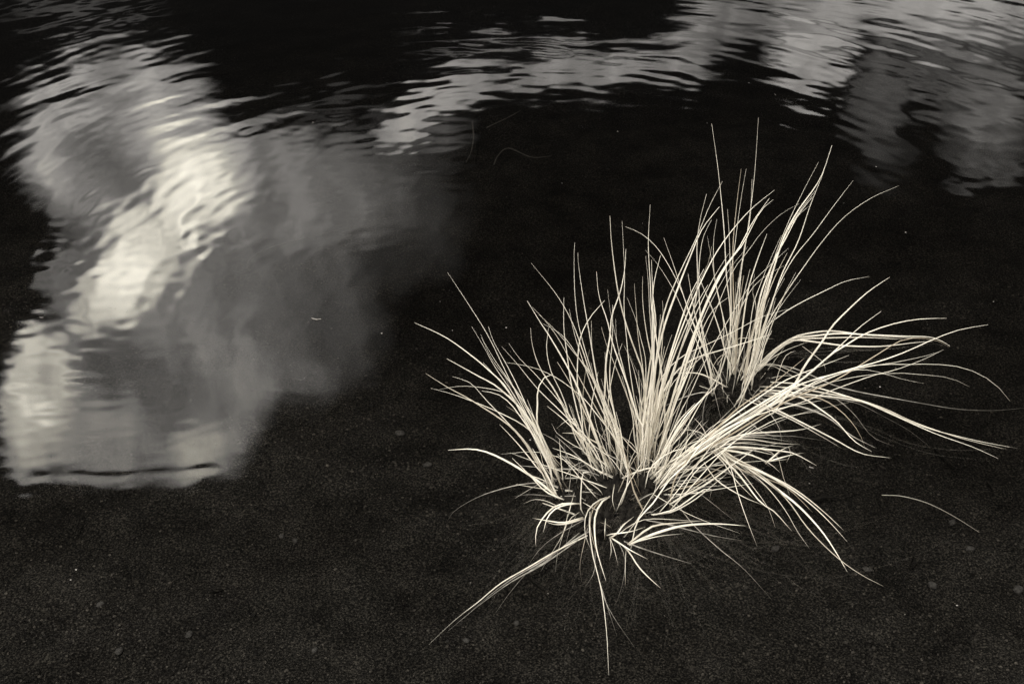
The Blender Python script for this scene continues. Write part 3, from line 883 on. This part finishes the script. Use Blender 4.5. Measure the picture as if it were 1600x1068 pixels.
# the dark root mounds and their tangle of fibres
def mound(key, lobes, nf):
    root = T[key]
    V, F = [], []
    for (px, py, rx, ry, hgt) in lobes:
        c = on_z(px, py, 0) - root.location
        wx_ = rx / 1000; wy_ = ry / 1000 / .62
        nu, nv = 26, 9
        base_i = len(V)
        for j in range(nv):
            for i in range(nu):
                a = 2 * math.pi * i / nu; e = j / nv * math.pi / 2
                d = Vector((math.cos(a) * math.cos(e), math.sin(a) * math.cos(e), math.sin(e)))
                nz = 1 + .38 * mnoise.noise(Vector((d.x * 3 + px, d.y * 3 + py, d.z * 3))) + .22 * mnoise.noise(d * 9 + Vector((px, py, 0)))
                V.append(Vector((c.x + d.x * wx_ * nz, c.y + d.y * wy_ * nz, -.055 - root.location.z + (hgt + .055) * d.z * nz)))
        V.append(Vector((c.x, c.y, hgt * .95 - root.location.z)))
        topi = len(V) - 1
        for j in range(nv - 1):
            for i in range(nu):
                i2 = (i + 1) % nu
                F.append((base_i + j * nu + i, base_i + j * nu + i2, base_i + (j + 1) * nu + i2, base_i + (j + 1) * nu + i))
        for i in range(nu):
            F.append((base_i + (nv - 1) * nu + i, base_i + (nv - 1) * nu + (i + 1) % nu, topi))
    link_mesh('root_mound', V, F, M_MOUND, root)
    V, F = [], []
    for _ in range(nf):
        px, py, rx, ry, hgt = random.choice(lobes)
        a = random.uniform(0, 6.28); q = random.uniform(.25, 1.15)
        c = on_z(px + rx * q * math.cos(a), py + ry * q * math.sin(a), max(-.02, hgt * (1.05 - q * q)))
        C = [c]; d = Vector((math.cos(a), -math.sin(a), random.uniform(-.5, .6))).normalized()
        Ln = random.uniform(.003, .009)
        for _k in range(5):
            d = (d + Vector((random.uniform(-1, 1), random.uniform(-1, 1), random.uniform(-1, .7))) * .55).normalized()
            C.append(C[-1] + d * Ln)
        v, f = ribbon([x - root.location for x in C], random.uniform(.0005, .0014), .0005, 0, sides=3)
        o_ = len(V); V += v; F += [tuple(i + o_ for i in g) for g in f]
    o = link_mesh('root_fibre', V, F, M_FIBRE, root)
    o['kind'] = 'stuff'
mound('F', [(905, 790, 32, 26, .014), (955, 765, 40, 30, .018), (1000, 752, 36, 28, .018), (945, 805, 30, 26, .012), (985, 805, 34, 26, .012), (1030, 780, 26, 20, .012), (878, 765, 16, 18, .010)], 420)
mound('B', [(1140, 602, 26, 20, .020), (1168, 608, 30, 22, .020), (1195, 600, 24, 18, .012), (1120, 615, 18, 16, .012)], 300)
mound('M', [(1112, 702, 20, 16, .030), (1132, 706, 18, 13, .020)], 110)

# ------------------------------------------------------------------ drift and debris, each a thing
def strand(name, pts, z, width, mat, label, cat, group=None, thick=None, zs=None):
    P = [Vector((x, y, 0)) for x, y in pts]
    C, Lp = catmull(P, max(6, int(len(pts) * 4)))
    n_ = len(C)
    Wp = []
    for i, c in enumerate(C):
        zz = z if zs is None else zs[0] + (zs[1] - zs[0]) * i / (n_ - 1)
        p = on_z(c.x, c.y, zz if zz is not None else 0)
        if zz is None: p = on_z(c.x, c.y, float(bed_z(p.x, p.y)) + width * .5)
        Wp.append(p)
    loc = Wp[0].copy()
    V, F = ribbon([p - loc for p in Wp], width, thick or width * .8, .4, sides=6, tipw=.35)
    o = link_mesh(name, V, F, mat); o.location = loc
    return tag(o, label, cat, group)

strand('loose_blade', [(1378,773),(1410,775),(1450,786),(1490,806),(1530,831)], None, .0030, M_GRASS,
       'single loose grass blade, gently curved, afloat right of the tussocks', 'grass blade', thick=.001, zs=(-.004, -.012))
strand('sunken_stick', [(124,810),(120,822),(116,836)], -.012, .0042, M_DARK, 'short black upright stick below the left end of the cloud reflection', 'stick')
strand('sunken_stick', [(1455,690),(1472,712),(1492,730)], -.02, .0050, M_DARK, 'black slanting stick under the tips of the right-hand blades', 'stick')
strand('sunken_stick', [(1426,866),(1421,888),(1438,874)], -.014, .0040, M_DARK, 'black v-shaped bent stick on the bed at lower right', 'stick')
strand('sunken_stick', [(826,900),(836,910),(850,922)], -.014, .0060, M_DARK, 'thick black slanting stick below the drooping blades left of the front tussock', 'stick')
strand('sunken_stick', [(1270,781),(1288,776),(1308,777)], -.012, .0070, M_DARK, 'black lying stick beside the blades drooping right from the low tussock', 'stick')
strand('sunken_leaf', [(330,925),(341,924),(352,920)], -.012, .0085, M_DARK, 'small black leaf lying on gravel in the lower left', 'leaf', thick=.002)
strand('sunken_leaf', [(1542,752),(1548,760),(1552,768)], -.015, .010, M_DARK, 'small black leaf near the right edge above the open gravel', 'leaf', thick=.002)
strand('sunken_twig', [(738,190),(740,215),(736,238),(728,254)], -.02, .0060, M_TWIG, 'dim upright curved twig under dark water left of the other sunken twigs', 'twig')
strand('sunken_twig', [(772,258),(778,244),(795,232),(830,246),(862,244)], -.022, .0050, M_TWIG, 'dim twig with a hooked end, under dark water above the front tussock', 'twig')
strand('sunken_twig', [(760,200),(790,186),(815,172)], -.02, .0045, M_TWIG, 'dim straight rising twig under dark water below the arched reflection', 'twig')
strand('sunken_twig', [(390,425),(386,412),(402,396),(445,380),(500,366),(560,352)], -.02, .0040, M_TWIG, 'long pale arched twig under the grey part of the cloud reflection', 'twig')
strand('floating_chip', [(487,497),(494,499),(502,498)], .0005, .0040, M_PALE, 'small pale chip floating in the grey reflection, widest of the bits', 'chip', thick=.0012)
strand('floating_chip', [(62,495),(65,496),(68,495)], .0005, .0026, M_PALE, 'tiny pale round chip afloat beside the left edge of the reflection', 'chip', thick=.0012)
strand('floating_chip', [(1264,729),(1272,731)], .0005, .0034, M_PALE, 'tiny pale chip afloat by the drooping tips of the low tussock', 'chip', thick=.0012)

def stone(px, py, rpx, label, seed):
    g = random.Random(seed)
    p = on_z(px, py, -.02); z = float(bed_z(p.x, p.y)); p = on_z(px, py, z)
    r_ = rpx / 1000 * 1.0
    V, F = [], []
    nu, nv = 12, 7
    for j in range(nv + 1):
        for i in range(nu):
            a = 2 * math.pi * i / nu; e = -math.pi / 2 + math.pi * j / nv
            d = Vector((math.cos(a) * math.cos(e), math.sin(a) * math.cos(e), math.sin(e)))
            k = 1 + .35 * mnoise.noise(d * 1.6 + Vector((seed * 7.1, 0, 0)))
            V.append(Vector((d.x * r_ * 1.15 * k, d.y * r_ * .9 * k, d.z * r_ * .6 * k + r_ * .2)))
    for j in range(nv):
        for i in range(nu):
            i2 = (i + 1) % nu
            F.append((j * nu + i, j * nu + i2, (j + 1) * nu + i2, (j + 1) * nu + i))
    o = link_mesh('pebble', V, F, M_STONE)
    o.location = p; o.rotation_euler.z = g.uniform(0, 6)
    tag(o, label, 'pebble', 'larger pebbles among the gravel')
M_STONE = noisy('pale_stone', (.035, .0335, .031), (.085, .082, .076), 250, rough=.85, bump=.5)
for i, (px, py, rr, lb) in enumerate([
    (296, 992, 6, 'pale rounded pebble, brightest in the gravel at lower left'),
    (186, 1018, 6, 'grey flat pebble left of the brightest lower-left pebble'),
    (157, 945, 6, 'dim oval pebble above the flat grey one at lower left'),
    (440, 838, 5, 'small pale pebble highest on the bare gravel left of the tussocks'),
    (461, 845, 5, 'small grey pebble just right of the highest pale pebble'),
    (492, 1016, 5, 'pale pebble on the gravel, right end of the lower-left group'),
    (625, 678, 8, 'broad dim pebble on dark bed left of the front tussock'),
    (668, 727, 7, 'flat dim pebble on dark bed below the broad one'),
    (813, 714, 4, 'small pebble on the bed beside the root of the leftmost blades'),
    (729, 1001, 5, 'pebble below the long sunken blades at bottom centre'),
    (807, 974, 5, 'pale pebble right of the sunken blade tips at bottom centre'),
    (1212, 858, 7, 'dim pebble right of the front tussock under the drooping blades'),
    (1355, 890, 6, 'pebble just left of the black v-shaped stick'),
    (1457, 915, 7, 'pale pebble on the gravel below the v-shaped stick'),
    (1516, 858, 6, 'dim pebble below the loose floating blade'),
    (1600 - 9, 922, 8, 'pale pebble cut by the right edge of the picture'),
    (1488, 817, 6, 'flat grey pebble just under the floating blade'),
]):
    stone(px, py, rr, lb, i + 3)
print('blades', counts)
